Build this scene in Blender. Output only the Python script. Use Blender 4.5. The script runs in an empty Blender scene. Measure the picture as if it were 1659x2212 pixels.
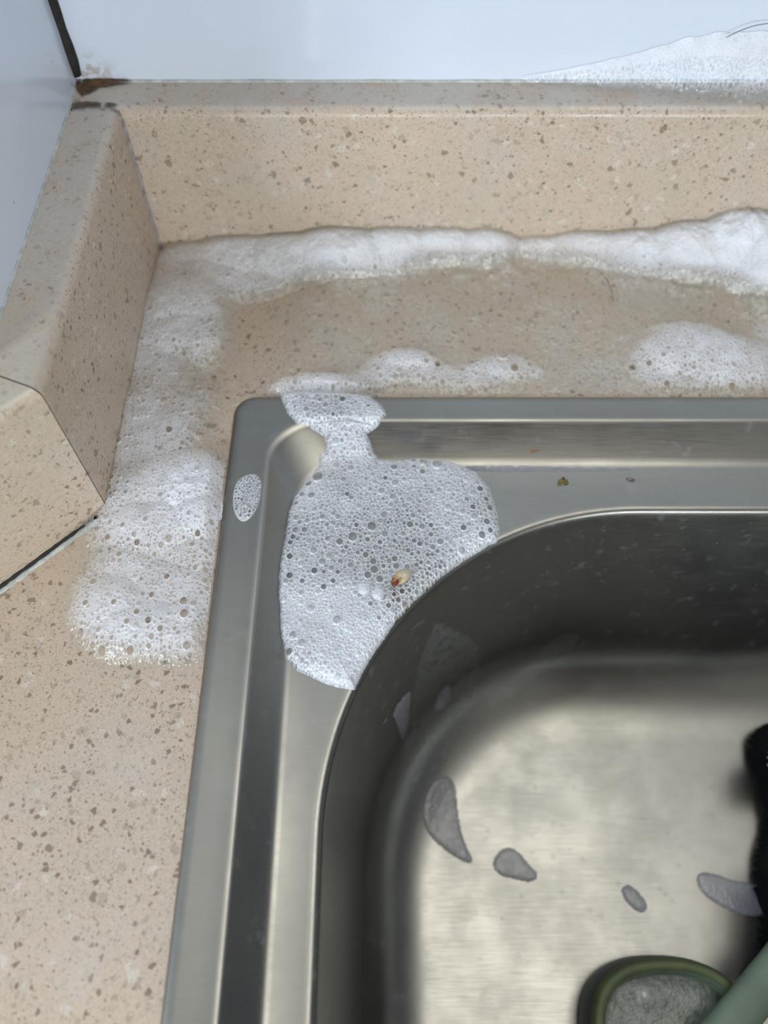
import bpy, bmesh, math, random
import numpy as np
from mathutils import Vector
from mathutils.bvhtree import BVHTree

random.seed(4)
SC = bpy.context.scene
COL = SC.collection

# ------------------------------------------------------------------ camera
FPX, CU, CV = 1725.0, 829.5, 1106.0
PITCH = math.radians(59.3)
HC = 0.28
SP, CP = math.sin(PITCH), math.cos(PITCH)
cd = bpy.data.cameras.new('camera')
cam = bpy.data.objects.new('camera', cd)
COL.objects.link(cam)
cam.location = (0, 0, HC)
cam.rotation_euler = (math.pi / 2 - PITCH, 0, 0)
cd.sensor_fit = 'VERTICAL'
cd.sensor_height = 24
cd.lens = 24 * FPX / 2212
cd.clip_start = 0.005
cd.dof.use_dof = True
cd.dof.focus_distance = 0.305
cd.dof.aperture_fstop = cd.lens / 4.7
SC.camera = cam

# ------------------------------------------------------------------ world and lights
SC.view_settings.view_transform = 'Standard'
SC.view_settings.look = 'None'
SC.view_settings.gamma = 1
SC.view_settings.use_curve_mapping = False
SC.view_settings.exposure = 0.53

wd = bpy.data.worlds.new('room_light')
SC.world = wd
wd.use_nodes = True
wn, wl = wd.node_tree.nodes, wd.node_tree.links
wn.clear()
wo = wn.new('ShaderNodeOutputWorld')
wb = wn.new('ShaderNodeBackground')
wt = wn.new('ShaderNodeTexCoord')
WORLD_UP = (0.84, 0.85, 0.82)
WORLD_LOW = (0.34, 0.36, 0.38)
WORLD_CEIL = (1.05, 1.06, 1.05)
WORLD_SIDE = (0.05, 0.055, 0.07)
WORLD_BODY = (0.04, 0.035, 0.035)
def wdot(v, a, b):
    d = wn.new('ShaderNodeVectorMath'); d.operation = 'DOT_PRODUCT'
    wl.new(wt.outputs['Generated'], d.inputs[0]); d.inputs[1].default_value = Vector(v).normalized()
    m = wn.new('ShaderNodeMapRange'); m.interpolation_type = 'SMOOTHSTEP'
    wl.new(d.outputs['Value'], m.inputs['Value'])
    m.inputs['From Min'].default_value = a; m.inputs['From Max'].default_value = b
    return m.outputs['Result']
def wmix(f, a, b):
    m = wn.new('ShaderNodeMix'); m.data_type = 'RGBA'
    wl.new(f, m.inputs['Factor'])
    for i, x in ((6, a), (7, b)):
        if isinstance(x, tuple): m.inputs[i].default_value = (*x, 1)
        else: wl.new(x, m.inputs[i])
    return m.outputs[2]
c = wmix(wdot((0, 0, 1), 0.0, 0.75), WORLD_LOW, WORLD_UP)
c = wmix(wdot((0.30, 0.20, 1.0), 0.84, 0.96), c, WORLD_CEIL)        # bright ceiling overhead
c = wmix(wdot((0.95, -0.05, 0.42), 0.66, 0.90), c, WORLD_SIDE)      # dark area put in to the right for the steel to mirror
c = wmix(wdot((0.0, -0.46, 0.88), 0.84, 0.95), c, WORLD_BODY)       # the photographer leaning over the sink
c = wmix(wdot((0.0, -0.88, 0.47), 0.80, 0.93), c, WORLD_BODY)       # and standing in front of it
wl.new(c, wb.inputs['Color'])
wb.inputs['Strength'].default_value = 1.0
wl.new(wb.outputs[0], wo.inputs[0])

def area(name, loc, target, size, power, color):
    ld = bpy.data.lights.new(name, 'AREA')
    ld.shape = 'RECTANGLE'; ld.size, ld.size_y = size
    ld.energy = power; ld.color = color
    o = bpy.data.objects.new(name, ld); COL.objects.link(o)
    o.location = loc
    o.rotation_euler = (Vector(target) - Vector(loc)).to_track_quat('-Z', 'Y').to_euler()
    return o
area('window_light', (0.30, -1.35, 0.17), (0, 0.2, 0.06), (1.1, 0.24), 12.0, (0.90, 0.96, 1.0))
area('rim_edge_fill_light', (-0.58, -0.47, 0.38), (-0.06, 0.0, 0), (0.26, 0.26), 3.2, (0.80, 0.90, 1.0))  # unseen lamp added for a bluish highlight on the left rim edge
area('ceiling_light', (0.35, 0.05, 1.9), (0.05, 0.1, 0), (0.9, 0.7), 5.5, (1.0, 0.95, 0.87))

# ------------------------------------------------------------------ helpers
def W(u, v, z=0.0):
    a, b = (u - CU) / FPX, (v - CV) / FPX
    d = Vector((a, CP - SP * b, -SP - CP * b))
    t = (z - HC) / d.z
    return Vector((d.x * t, d.y * t, z))
def RAY(u, v):
    a, b = (u - CU) / FPX, (v - CV) / FPX
    return Vector((a, CP - SP * b, -SP - CP * b)).normalized()
def tag(o, label=None, cat=None, group=None, kind=None):
    if label: o['label'] = label
    if cat: o['category'] = cat
    if group: o['group'] = group
    if kind: o['kind'] = kind
    return o
def link(name, me, mat=None, parent=None, smooth=True):
    o = bpy.data.objects.new(name, me)
    if mat: me.materials.append(mat)
    COL.objects.link(o)
    if parent: o.parent = parent
    if smooth:
        me.polygons.foreach_set('use_smooth', [True] * len(me.polygons))
    return o
def from_bm(name, bm, mat=None, parent=None, smooth=True):
    me = bpy.data.meshes.new(name)
    bmesh.ops.recalc_face_normals(bm, faces=bm.faces)
    bm.to_mesh(me); bm.free()
    return link(name, me, mat, parent, smooth)
def sharp_by_angle(o, deg=30):
    bm = bmesh.new(); bm.from_mesh(o.data)
    for e in bm.edges:
        if len(e.link_faces) == 2 and e.calc_face_angle(0) > math.radians(deg): e.smooth = False
    bm.to_mesh(o.data); bm.free()

class NT:
    def __init__(s, name):
        s.m = bpy.data.materials.new(name); s.m.use_nodes = True
        s.n, s.l = s.m.node_tree.nodes, s.m.node_tree.links
        s.n.clear()
        s.out = s.n.new('ShaderNodeOutputMaterial')
        s.tc = s.n.new('ShaderNodeTexCoord')
        s.obj = s.tc.outputs['Object']
    def put(s, sock, val):
        if isinstance(val, bpy.types.NodeSocket): s.l.new(val, sock)
        elif isinstance(val, tuple) and len(val) == 3 and sock.type == 'RGBA': sock.default_value = (*val, 1)
        else: sock.default_value = val
    def node(s, t, ins=None, **kw):
        n = s.n.new(t)
        for k, v in kw.items(): setattr(n, k, v)
        for k, v in (ins or {}).items(): s.put(n.inputs[k], v)
        return n
    def noise(s, scale, detail=3, vec=None, rough=0.5, col=False):
        n = s.node('ShaderNodeTexNoise', {'Vector': vec or s.obj, 'Scale': scale, 'Detail': detail, 'Roughness': rough})
        return n.outputs['Color' if col else 'Fac']
    def voro(s, scale, vec=None, rnd=1.0, feature='F1'):
        n = s.node('ShaderNodeTexVoronoi', {'Vector': vec or s.obj, 'Scale': scale, 'Randomness': rnd}, feature=feature)
        return n
    def mr(s, v, a, b, c=0.0, d=1.0, smooth=True):
        return s.node('ShaderNodeMapRange', {'Value': v, 'From Min': a, 'From Max': b, 'To Min': c, 'To Max': d},
                      interpolation_type='SMOOTHSTEP' if smooth else 'LINEAR').outputs['Result']
    def math(s, op, a, b=0.0):
        return s.node('ShaderNodeMath', {0: a, 1: b}, operation=op).outputs[0]
    def mix(s, f, a, b):
        return s.node('ShaderNodeMix', {'Factor': f, 6: a, 7: b}, data_type='RGBA').outputs[2]
    def vscale(s, vec, sc):
        return s.node('ShaderNodeVectorMath', {0: vec, 1: sc}, operation='MULTIPLY').outputs[0]
    def vadd(s, a, b):
        return s.node('ShaderNodeVectorMath', {0: a, 1: b}, operation='ADD').outputs[0]
    def sep(s, v):
        return s.node('ShaderNodeSeparateXYZ', {0: v}).outputs
    def bump(s, h, dist, strength=1.0):
        return s.node('ShaderNodeBump', {'Height': h, 'Distance': dist, 'Strength': strength}).outputs[0]
    def attr(s, name):
        return s.node('ShaderNodeAttribute', attribute_name=name).outputs['Fac']
    def bsdf(s, **kw):
        n = s.n.new('ShaderNodeBsdfPrincipled')
        for k, v in kw.items(): s.put(n.inputs[k.replace('_', ' ')], v)
        return n.outputs[0]
    def done(s, sh):
        s.l.new(sh, s.out.inputs['Surface']); return s.m

def warp(t, scale, amt):
    nz = t.noise(scale, 2, col=True)
    off = t.vscale(t.vadd(nz, (-0.5, -0.5, -0.5)), (amt, amt, amt))
    return t.vadd(t.obj, off)

def mat_stone(name='quartz_stone', haze=0.0):
    t = NT(name)
    w = warp(t, 420, 0.0022)
    base = t.mix(t.mr(t.noise(9, 3), 0.35, 0.7), (0.52, 0.415, 0.32), (0.47, 0.39, 0.31))
    base = t.mix(t.mr(t.noise(900, 3, rough=0.7), 0.42, 0.68), base, (0.56, 0.46, 0.37))
    def chips(b, scale, keep, cols, w, edge, op):
        v = t.voro(scale, w)
        e_ = t.voro(scale, w, feature='DISTANCE_TO_EDGE').outputs['Distance']
        r = t.node('ShaderNodeSeparateColor', {0: v.outputs['Color']}).outputs
        m = t.math('MULTIPLY', t.mr(e_, edge, edge + 0.05), t.math('LESS_THAN', r[1], keep))
        cr = t.node('ShaderNodeValToRGB', {0: r[2]})
        e = cr.color_ramp; e.interpolation = 'CONSTANT'
        while len(e.elements) < len(cols): e.elements.new(0.5)
        for i, cc in enumerate(cols):
            e.elements[i].position = i / len(cols); e.elements[i].color = (*cc[:3], 1)
        return t.mix(t.math('MULTIPLY', m, op), b, cr.outputs[0])
    A = (0.36, 0.30, 0.225); Bc = (0.44, 0.385, 0.32); Cc = (0.60, 0.55, 0.48); Dk = (0.17, 0.115, 0.08)
    base = chips(base, 340, 0.11, [A, Bc, Cc, A, Bc, Dk, Cc], w, 0.07, 0.75)
    w2 = warp(t, 1300, 0.0007)
    base = chips(base, 560, 0.135, [A, Dk, Bc, A, Bc, Dk], t.vadd(w2, (0.3, 0.1, 0.2)), 0.06, 0.85)
    base = chips(base, 1300, 0.14, [Dk, A, (0.28, 0.20, 0.14), Bc, A], w2, 0.05, 0.75)
    base = chips(base, 2600, 0.14, [Dk, A, (0.26, 0.18, 0.12), A], t.vscale(t.obj, (1, 0.8, 1)), 0.03, 0.6)
    # thin dried soap haze
    hz = t.mr(t.noise(26, 4, rough=0.6), 0.5, 0.72, 0.0, 0.28)
    if haze:
        x, y, z = t.sep(t.obj)
        top = t.mr(z, 0.0735, 0.0752)
        f = t.math('MULTIPLY', top, t.mr(t.noise(60, 4, rough=0.65), 0.34, 0.60, 0.12, 0.58))
        hz = t.math('MAXIMUM', hz, f)
    base = t.mix(hz, base, (0.52, 0.51, 0.48))
    # yellowish tone in places
    base = t.mix(t.mr(t.noise(14, 2, vec=t.vadd(t.obj, (3.1, 1.7, 0.4))), 0.52, 0.68, 0.0, 0.35), base, (0.46, 0.39, 0.27))
    rough = t.mr(t.noise(40, 3), 0.3, 0.7, 0.28, 0.5)
    b = t.bump(t.noise(700, 2), 0.00006, 0.5)
    return t.done(t.bsdf(Base_Color=base, Roughness=rough, Normal=b))

def mat_tile():
    t = NT('glazed_tile')
    cc = t.mix(t.mr(t.noise(5, 2), 0.3, 0.7), (0.66, 0.72, 0.80), (0.61, 0.67, 0.77))
    # grubby specks
    v = t.voro(75)
    r = t.node('ShaderNodeSeparateColor', {0: v.outputs['Color']}).outputs
    sp = t.math('MULTIPLY', t.mr(t.math('SUBTRACT', t.mr(r[0], 0, 1, 0.0, 0.075, False), v.outputs['Distance']), 0, 0.03), t.math('LESS_THAN', r[1], 0.35))
    cc = t.mix(t.math('MULTIPLY', sp, 0.6), cc, (0.30, 0.26, 0.28))
    # brown grime gathered low in the corner
    d = t.node('ShaderNodeVectorMath', {0: t.obj, 1: (-0.127, 0.338, 0.076)}, operation='DISTANCE').outputs['Value']
    g = t.math('MULTIPLY', t.mr(d, 0.002, 0.016, 1, 0), t.mr(t.noise(300, 4), 0.42, 0.65))
    cc = t.mix(t.math('MULTIPLY', g, 0.8), cc, (0.38, 0.28, 0.17))
    b = t.bump(t.noise(22, 2), 0.0010, 0.25)
    return t.done(t.bsdf(Base_Color=cc, Roughness=0.16, Normal=b, Coat_Weight=0.3, Coat_Roughness=0.05))

def mat_metal(name, col=(0.265, 0.262, 0.236), rough=(0.32, 0.39), scuff=1.0):
    t = NT(name)
    w = t.vscale(t.obj, (70, 2600, 2600))
    line = t.noise(1.0, 2, vec=w)
    cloud = t.noise(35, 4, rough=0.6)
    cc = t.mix(t.mr(cloud, 0.35, 0.65), col, tuple(x * 0.92 for x in col))
    cc = t.mix(t.mr(line, 0.2, 0.8, 0, 0.35), cc, tuple(x * 1.2 for x in col))
    rr = t.math('ADD', t.mr(cloud, 0.3, 0.7, rough[0], rough[1]), t.mr(line, 0.3, 0.7, -0.03, 0.03))
    b = t.bump(line, 0.00002, 0.5)
    b = t.node('ShaderNodeBump', {'Height': t.noise(60, 2), 'Distance': 0.0001, 'Strength': 0.25, 'Normal': b}).outputs[0]
    metal = t.bsdf(Base_Color=cc, Metallic=1.0, Roughness=rr, Normal=b)
    # dried water marks
    st = t.bsdf(Base_Color=(0.34, 0.33, 0.34), Roughness=0.6)
    f = t.mr(t.noise(130, 5, rough=0.7), 0.56, 0.76, 0.03, 0.28)
    f = t.math('MULTIPLY', f, scuff)
    m = t.node('ShaderNodeMixShader', {0: f, 1: metal, 2: st}).outputs[0]
    return t.done(m)

def mat_foam(name, tint=(0.86, 0.90, 0.96), micro=1500, amax=0.96, scum=None):
    t = NT(name)
    a = t.attr('film')
    v = t.voro(micro)
    cell = t.mr(v.outputs['Distance'], 0.12, 0.45)
    v2 = t.voro(micro * 0.45)
    cell2 = t.mr(v2.outputs['Distance'], 0.16, 0.36, 0.72, 1.0)
    k = t.math('MULTIPLY', t.mr(cell, 0, 1, 0.62, 1.0, False), cell2)
    # dense foam hides its small cells, thin foam shows them
    k = t.node('ShaderNodeMix', {'Factor': t.mr(a, 0.45, 1.0, 0.0, 0.45, False), 2: k, 3: 1.0}).outputs[0]
    al = t.math('MULTIPLY', t.math('MULTIPLY', a, k), amax)
    b = t.bump(v2.outputs['Distance'], 0.00025, 0.6)
    b = t.node('ShaderNodeBump', {'Height': v.outputs['Distance'], 'Distance': 0.00015, 'Strength': 0.5, 'Normal': b}).outputs[0]
    col = t.mix(t.mr(t.noise(80, 2), 0.35, 0.65), tint, tuple(min(1, x * 1.03) for x in tint))
    if scum: col = t.mix(t.mr(a, 0.15, 0.6), scum, col)
    p = t.bsdf(Base_Color=col, Roughness=0.3, Normal=b, Specular_IOR_Level=0.5)
    tl = t.node('ShaderNodeBsdfTranslucent', {'Color': col}).outputs[0]
    body = t.node('ShaderNodeMixShader', {0: 0.18, 1: p, 2: tl}).outputs[0]
    tr = t.node('ShaderNodeBsdfTransparent').outputs[0]
    gl = t.node('ShaderNodeBsdfGlossy', {'Color': (1, 1, 1), 'Roughness': 0.12, 'Normal': b}).outputs[0]
    film = t.node('ShaderNodeMixShader', {0: t.math('MULTIPLY', t.mr(a, 0.0, 0.15), 0.05), 1: tr, 2: gl}).outputs[0]
    return t.done(t.node('ShaderNodeMixShader', {0: al, 1: film, 2: body}).outputs[0])

def mat_bubble(name='soap_film', tint=(1, 1, 1), whit=0.05):
    t = NT(name)
    lw = t.node('ShaderNodeLayerWeight', {'Blend': 0.35})
    f = t.mr(lw.outputs['Facing'], 0.35, 1.0, 0.04, 0.75)
    tr = t.node('ShaderNodeBsdfTransparent', {'Color': tint}).outputs[0]
    gl = t.node('ShaderNodeBsdfGlossy', {'Color': (0.95, 0.97, 1.0), 'Roughness': 0.04}).outputs[0]
    s = t.node('ShaderNodeMixShader', {0: f, 1: tr, 2: gl}).outputs[0]
    d = t.node('ShaderNodeBsdfDiffuse', {'Color': (0.9, 0.93, 0.97)}).outputs[0]
    return t.done(t.node('ShaderNodeMixShader', {0: whit, 1: s, 2: d}).outputs[0])

def mat_plain(name, col, rough=0.5, var=0.25, scale=120, bumpd=0.0, **kw):
    t = NT(name)
    cc = t.mix(t.mr(t.noise(scale, 4, rough=0.65), 0.3, 0.7), col, tuple(x * (1 - var) for x in col))
    if bumpd: kw['Normal'] = t.bump(t.noise(scale * 3, 3), bumpd, 0.8)
    return t.done(t.bsdf(Base_Color=cc, Roughness=rough, **kw))

M_STONE = mat_stone()
M_SPLASH = mat_stone('quartz_stone_upstand', haze=1.0)
M_TILE = mat_tile()
M_METAL = mat_metal('brushed_steel')
M_FOAM = mat_foam('soap_foam')
M_FOAMW = mat_foam('soap_foam_on_stone', scum=(0.60, 0.62, 0.52))
M_BUB = mat_bubble()
M_DROP = mat_bubble('water_bead', (0.93, 0.95, 0.95), 0.0)
M_GROUT = mat_plain('blackened_grout', (0.022, 0.020, 0.017), 0.8, 0.5, 400, 0.0003)
M_SEAL = mat_plain('old_white_sealant', (0.55, 0.58, 0.55), 0.5, 0.35, 260, 0.0002)
M_JOINT = mat_plain('grey_joint_filler', (0.34, 0.33, 0.32), 0.6, 0.5, 300, 0.0001)
M_RUST = mat_plain('brown_grime', (0.16, 0.085, 0.03), 0.7, 0.7, 500, 0.0004)

# ------------------------------------------------------------------ room and worktop
HS = 0.0753                      # height of the stone upstands
XF, XB = -0.1128, -0.1342        # left upstand: front face, wall line
YF, YB = 0.3206, 0.3413          # back upstand: front face, wall line
YC = 0.168                       # where the left upstand turns 45 degrees
R2 = math.sqrt(0.5)

def box(bm, a, b):
    vs = [bm.verts.new((x, y, z)) for z in (a[2], b[2]) for y in (a[1], b[1]) for x in (a[0], b[0])]
    for f in ((0, 2, 3, 1), (4, 5, 7, 6), (0, 1, 5, 4), (2, 6, 7, 3), (0, 4, 6, 2), (1, 3, 7, 5)):
        bm.faces.new([vs[i] for i in f])
def prism(bm, poly, z0, z1):
    lo = [bm.verts.new((x, y, z0)) for x, y in poly]
    hi = [bm.verts.new((x, y, z1)) for x, y in poly]
    n = len(poly)
    bm.faces.new(lo[::-1]); bm.faces.new(hi)
    for i in range(n): bm.faces.new((lo[i], lo[(i + 1) % n], hi[(i + 1) % n], hi[i]))

bm = bmesh.new(); box(bm, (XB, YB, -0.30), (0.75, YB + 0.02, 0.9))
tag(from_bm('wall_back', bm, M_TILE, smooth=False), kind='structure')
bm = bmesh.new()
yk = YC + 0.0089
prism(bm, [(XB, YB + 0.02), (XB - 0.02, YB + 0.02), (XB - 0.62, yk - 0.6 + 0.02), (XB - 0.6, yk - 0.6), (XB, yk)], 0.0, 0.9)
tag(from_bm('wall_left', bm, M_TILE, smooth=False), kind='structure')

# worktop slab with the sink cut-out
SX, SY = -0.0658, 0.2245         # sink outer rim: left, back
SXR, SYF = 0.46, -0.34
bm = bmesh.new()
O = [(-0.60, -0.62), (0.75, -0.62), (0.75, YB), (-0.60, YB)]
I = [(SX + 0.008, SYF + 0.008), (SXR - 0.008, SYF + 0.008), (SXR - 0.008, SY - 0.008), (SX + 0.008, SY - 0.008)]
rings = []
for z in (0.0, -0.03):
    rings.append(([bm.verts.new((x, y, z)) for x, y in O], [bm.verts.new((x, y, z)) for x, y in I]))
for k in range(4):
    j = (k + 1) % 4
    for (o_, i_) in rings: bm.faces.new((o_[k], o_[j], i_[j], i_[k]))
    bm.faces.new((rings[0][0][k], rings[0][0][j], rings[1][0][j], rings[1][0][k]))
    bm.faces.new((rings[0][1][k], rings[0][1][j], rings[1][1][j], rings[1][1][k]))
tag(from_bm('countertop', bm, M_STONE, smooth=False), 'beige speckled quartz worktop around the steel sink', 'countertop')

# upstands
def upstand(label, A, d, L, n, k0, k1, th, r=0.0042):
    prof = [(0, 0)]
    for i in range(9):
        a = i / 8 * math.pi / 2
        prof.append((r - r * math.cos(a), HS - r + r * math.sin(a)))
    prof += [(th, HS), (th, 0)]
    A, d, n = Vector(A), Vector(d), Vector(n)
    bm = bmesh.new()
    rs = []
    for base, k in ((A, k0), (A + d * L, k1)):
        rs.append([bm.verts.new((*(base + n * q + d * (k * q)), z)) for q, z in prof])
    m = len(prof)
    for i in range(m):
        j = (i + 1) % m
        bm.faces.new((rs[0][i], rs[0][j], rs[1][j], rs[1][i]))
    bm.faces.new(rs[0][::-1]); bm.faces.new(rs[1])
    o = from_bm('backsplash', bm, M_SPLASH)
    sharp_by_angle(o, 25)
    return tag(o, label, 'backsplash')
T1 = XF - XB - 0.0003
TAN = math.tan(math.radians(22.5))
upstand('long beige stone upstand along the back tiled wall', (XB + 0.0004, YF), (1, 0), 0.85, (0, 1), 0, 0, YB - YF - 0.0003)
upstand('narrow stone upstand along the left wall, running into the back corner', (XF, YF - 0.0009), (0, -1), YF - 0.0009 - YC - 0.0003, (-1, 0), 0, -TAN, T1)
upstand('stone upstand piece turned diagonally at the left edge, cracked joint behind it', (XF - 0.0003 * R2, YC - 0.0003), (-R2, -R2), 0.4, (-R2, R2), TAN, 0, T1)

# fillers: black corner joint, grey joint, silicone beads
def ribbon(name, pts, rad, mat, jitter=0.25, seg=8, parent=None, seed=1, sub=10, flat=1.0):
    rnd = random.Random(seed)
    P = []
    for i in range(len(pts) - 1):
        a, b = Vector(pts[i]), Vector(pts[i + 1])
        for k in range(sub): P.append(a.lerp(b, k / sub))
    P.append(Vector(pts[-1]))
    bm = bmesh.new(); prev = None
    for i, p in enumerate(P):
        q = (P[min(i + 1, len(P) - 1)] - P[max(i - 1, 0)]).normalized()
        up = Vector((0, 0, 1)) if abs(q.z) < 0.9 else Vector((0, 1, 0))
        s = q.cross(up).normalized(); t = s.cross(q).normalized()
        r = rad * (1 + rnd.uniform(-jitter, jitter))
        ring = [bm.verts.new(p + s * (math.cos(a) * r) + t * (math.sin(a) * r * flat)) for a in [2 * math.pi * k / seg for k in range(seg)]]
        if prev:
            for k in range(seg): bm.faces.new((prev[k], prev[(k + 1) % seg], ring[(k + 1) % seg], ring[k]))
        else: bm.faces.new(ring[::-1])
        prev = ring
    bm.faces.new(prev)
    return from_bm(name, bm, mat, parent)
tag(ribbon('trim_1', [(XB + 0.0004, YB - 0.0004, HS + 0.003), (XB + 0.0004, YB - 0.0004, 0.6)], 0.0026, M_GROUT, 0.2, sub=80), kind='structure')
tag(ribbon('trim_2', [(XB, YB - 0.0002, HS), (0.7, YB - 0.0002, HS)], 0.0008, M_SEAL, 0.2, sub=160, seed=2), kind='structure')
tag(ribbon('trim_3', [(XB + 0.0002, YB, HS), (XB + 0.0002, yk, HS)], 0.0007, M_SEAL, 0.25, sub=60, seed=3), kind='structure')
tag(ribbon('trim_4', [(XB + 0.002, YF - 0.0003, HS - 0.0002), (XF - 0.004, YF - 0.0003, HS - 0.0002), (XF - 0.0008, YF - 0.0003, HS - 0.0016), (XF + 0.0002, YF - 0.0003, HS - 0.006), (XF + 0.0002, YF - 0.0003, 0.0)], 0.0008, M_JOINT, 0.4, sub=16, seed=4), kind='structure')
Dg = Vector((-R2, -R2, 0))
C0 = Vector((XF, YC, 0))
tag(ribbon('trim_5', [C0 + Dg * 0.006 + Vector((R2, -R2, 0)) * 0.0017, C0 + Dg * 0.30 + Vector((R2, -R2, 0)) * 0.0022], 0.0013, M_SEAL, 0.3, sub=160, seed=5, flat=0.5), kind='structure')
tag(ribbon('trim_6', [C0 + Dg * 0.006 + Vector((R2*.0004, -R2*.0004, .0008)), C0 + Dg * 0.30 + Vector((R2*.0007, -R2*.0007, .0010))], 0.0007, M_GROUT, 0.5, sub=140, seed=6), kind='structure')

# clump of brown grime in the corner
def lump(name, centre, rx, ry, rz, mat, seed=0, n=2, rough=0.35, parent=None, rot=0):
    rnd = random.Random(seed)
    bm = bmesh.new()
    bmesh.ops.create_icosphere(bm, subdivisions=n + 1, radius=1)
    ph = [(Vector((rnd.uniform(-1, 1), rnd.uniform(-1, 1), rnd.uniform(-1, 1))).normalized(), rnd.uniform(2, 6), rnd.uniform(0, 6)) for _ in range(7)]
    for v in bm.verts:
        k = 1 + rough * sum(math.sin(v.co.dot(d) * f + o) for d, f, o in ph) / 4
        x, y, z = v.co.x * k * rx, v.co.y * k * ry, v.co.z * k * rz
        v.co = Vector((x * math.cos(rot) - y * math.sin(rot), x * math.sin(rot) + y * math.cos(rot), z))
    o = from_bm(name, bm, mat, parent)
    o.location = centre
    return o

# ------------------------------------------------------------------ sink
def rr_loop(xl, yb, xr, yf, r, z, na=40, ns=14):
    pts = []
    corners = [((xl + r, yb - r), math.pi), ((xr - r, yb - r), math.pi / 2), ((xr - r, yf + r), 0), ((xl + r, yf + r), -math.pi / 2)]
    for ci, ((cx, cy), a0) in enumerate(corners):
        for i in range(na + 1):
            a = a0 - i / na * math.pi / 2
            pts.append(Vector((cx + r * math.cos(a), cy + r * math.sin(a), z)))
        nx = corners[(ci + 1) % 4]
        a = a0 - math.pi / 2
        p0 = pts[-1]
        p1 = Vector((nx[0][0] + r * math.cos(nx[1]), nx[0][1] + r * math.sin(nx[1]), z))
        for i in range(1, ns): pts.append(p0.lerp(p1, i / ns))
    return pts
BX, BY, BR = -0.0208, 0.1705, 0.128
DEPTH = 0.152
loops = []
def L(dx, dy, r, z):
    loops.append(rr_loop(SX + dx, SY - dy, SXR - dx, SYF + dy, r, z))
L(0.0000, 0.0000, 0.0095, 0.0002)
L(0.0001, 0.0001, 0.0095, 0.0014)
L(0.0005, 0.0005, 0.0093, 0.0022)
L(0.0012, 0.0012, 0.0090, 0.0028)
L(0.0022, 0.0022, 0.0086, 0.0031)
L(0.0045, 0.0040, 0.0090, 0.0031)
L(0.0100, 0.0080, 0.0130, 0.0030)
L(0.0150, 0.0118, 0.0190, 0.0031)
L(0.0163, 0.0132, 0.0205, 0.0032)
L(0.0174, 0.0143, 0.0215, 0.0029)
L(0.0184, 0.0154, 0.0222, 0.0020)
L(0.0194, 0.0168, 0.0226, 0.0008)
L(0.0270, 0.0275, 0.0240, -0.0052)
L(0.0282, 0.0292, 0.0240, -0.0061)
L(0.0295, 0.0308, 0.0242, -0.0066)
L(0.0312, 0.0325, 0.0245, -0.0068)
# flat ledge blends towards the bowl's big corner
bx, by = BX - SX, SY - BY
for k, (ins, z) in enumerate(((-0.0042, -0.0068), (-0.0028, -0.0067), (-0.0017, -0.0068), (-0.0008, -0.0073), (-0.0002, -0.0082), (0.0002, -0.0096), (0.0006, -0.013))):
    loops.append(rr_loop(BX + ins, BY - ins, 0.40, -0.30, BR - ins, z))
FR = 0.034
for z in (-0.03, -0.05, -0.07, -0.09, -(DEPTH - FR)):
    ins = 0.0006 + 0.010 * (-z - 0.013) / 0.105
    loops.append(rr_loop(BX + ins, BY - ins, 0.40 - ins, -0.30 + ins, BR - ins, z))
ins0 = ins
for k in range(1, 13):
    a = k / 12 * math.pi / 2
    ins = ins0 + FR * (1 - math.cos(a))
    z = -(DEPTH - FR) - FR * math.sin(a)
    loops.append(rr_loop(BX + ins, BY - ins - 0.014 * (1 - math.cos(a)), 0.40 - ins, -0.30 + ins, BR - ins, z))
for e in (0.012, 0.03, 0.055):
    loops.append(rr_loop(BX + ins + e, BY - ins - 0.014 - e, 0.40 - ins - e, -0.30 + ins + e, max(BR - ins - e, 0.004), -DEPTH - e * 0.01))
bm = bmesh.new()
rows = [[bm.verts.new(p) for p in lp] for lp in loops]
n = len(rows[0])
for a, b in zip(rows, rows[1:]):
    for i in range(n):
        j = (i + 1) % n
        bm.faces.new((a[i], a[j], b[j], b[i]))
bm.faces.new(rows[-1])
bm.normal_update()
sink_v = [v.co.copy() for v in bm.verts]
bm.verts.index_update()
sink_f = [[v.index for v in f.verts] for f in bm.faces]
SINK = BVHTree.FromPolygons(sink_v, sink_f)
me = bpy.data.meshes.new('kitchen_sink'); bm.to_mesh(me); bm.free()
sink = link('kitchen_sink', me, M_METAL)
sharp_by_angle(sink, 50)
tag(sink, 'inset brushed stainless steel kitchen sink with a stepped rim and rounded bowl', 'sink')

# ------------------------------------------------------------------ foam as bubbly height fields
def smooth01(x, a, b):
    t = np.clip((x - a) / (b - a), 0, 1); return t * t * (3 - 2 * t)
def vnoise(X, Y, cell, seed, octs=3):
    rs = np.random.RandomState(seed); out = 0; amp = 1; tot = 0
    for o in range(octs):
        G = rs.rand(128, 128)
        x = (X + 3.0 * (np.abs(X).max() < 3)) / cell % 127; y = (Y + 3.0 * (np.abs(X).max() < 3)) / cell % 127
        xi = x.astype(int); yi = y.astype(int); fx = x - xi; fy = y - yi
        fx = fx * fx * (3 - 2 * fx); fy = fy * fy * (3 - 2 * fy)
        a = G[yi, xi] * (1 - fx) + G[yi, (xi + 1) % 128] * fx
        b = G[(yi + 1) % 128, xi] * (1 - fx) + G[(yi + 1) % 128, (xi + 1) % 128] * fx
        out = out + amp * (a * (1 - fy) + b * fy); tot += amp; amp *= 0.5; cell = cell / 2
    return out / tot
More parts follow.
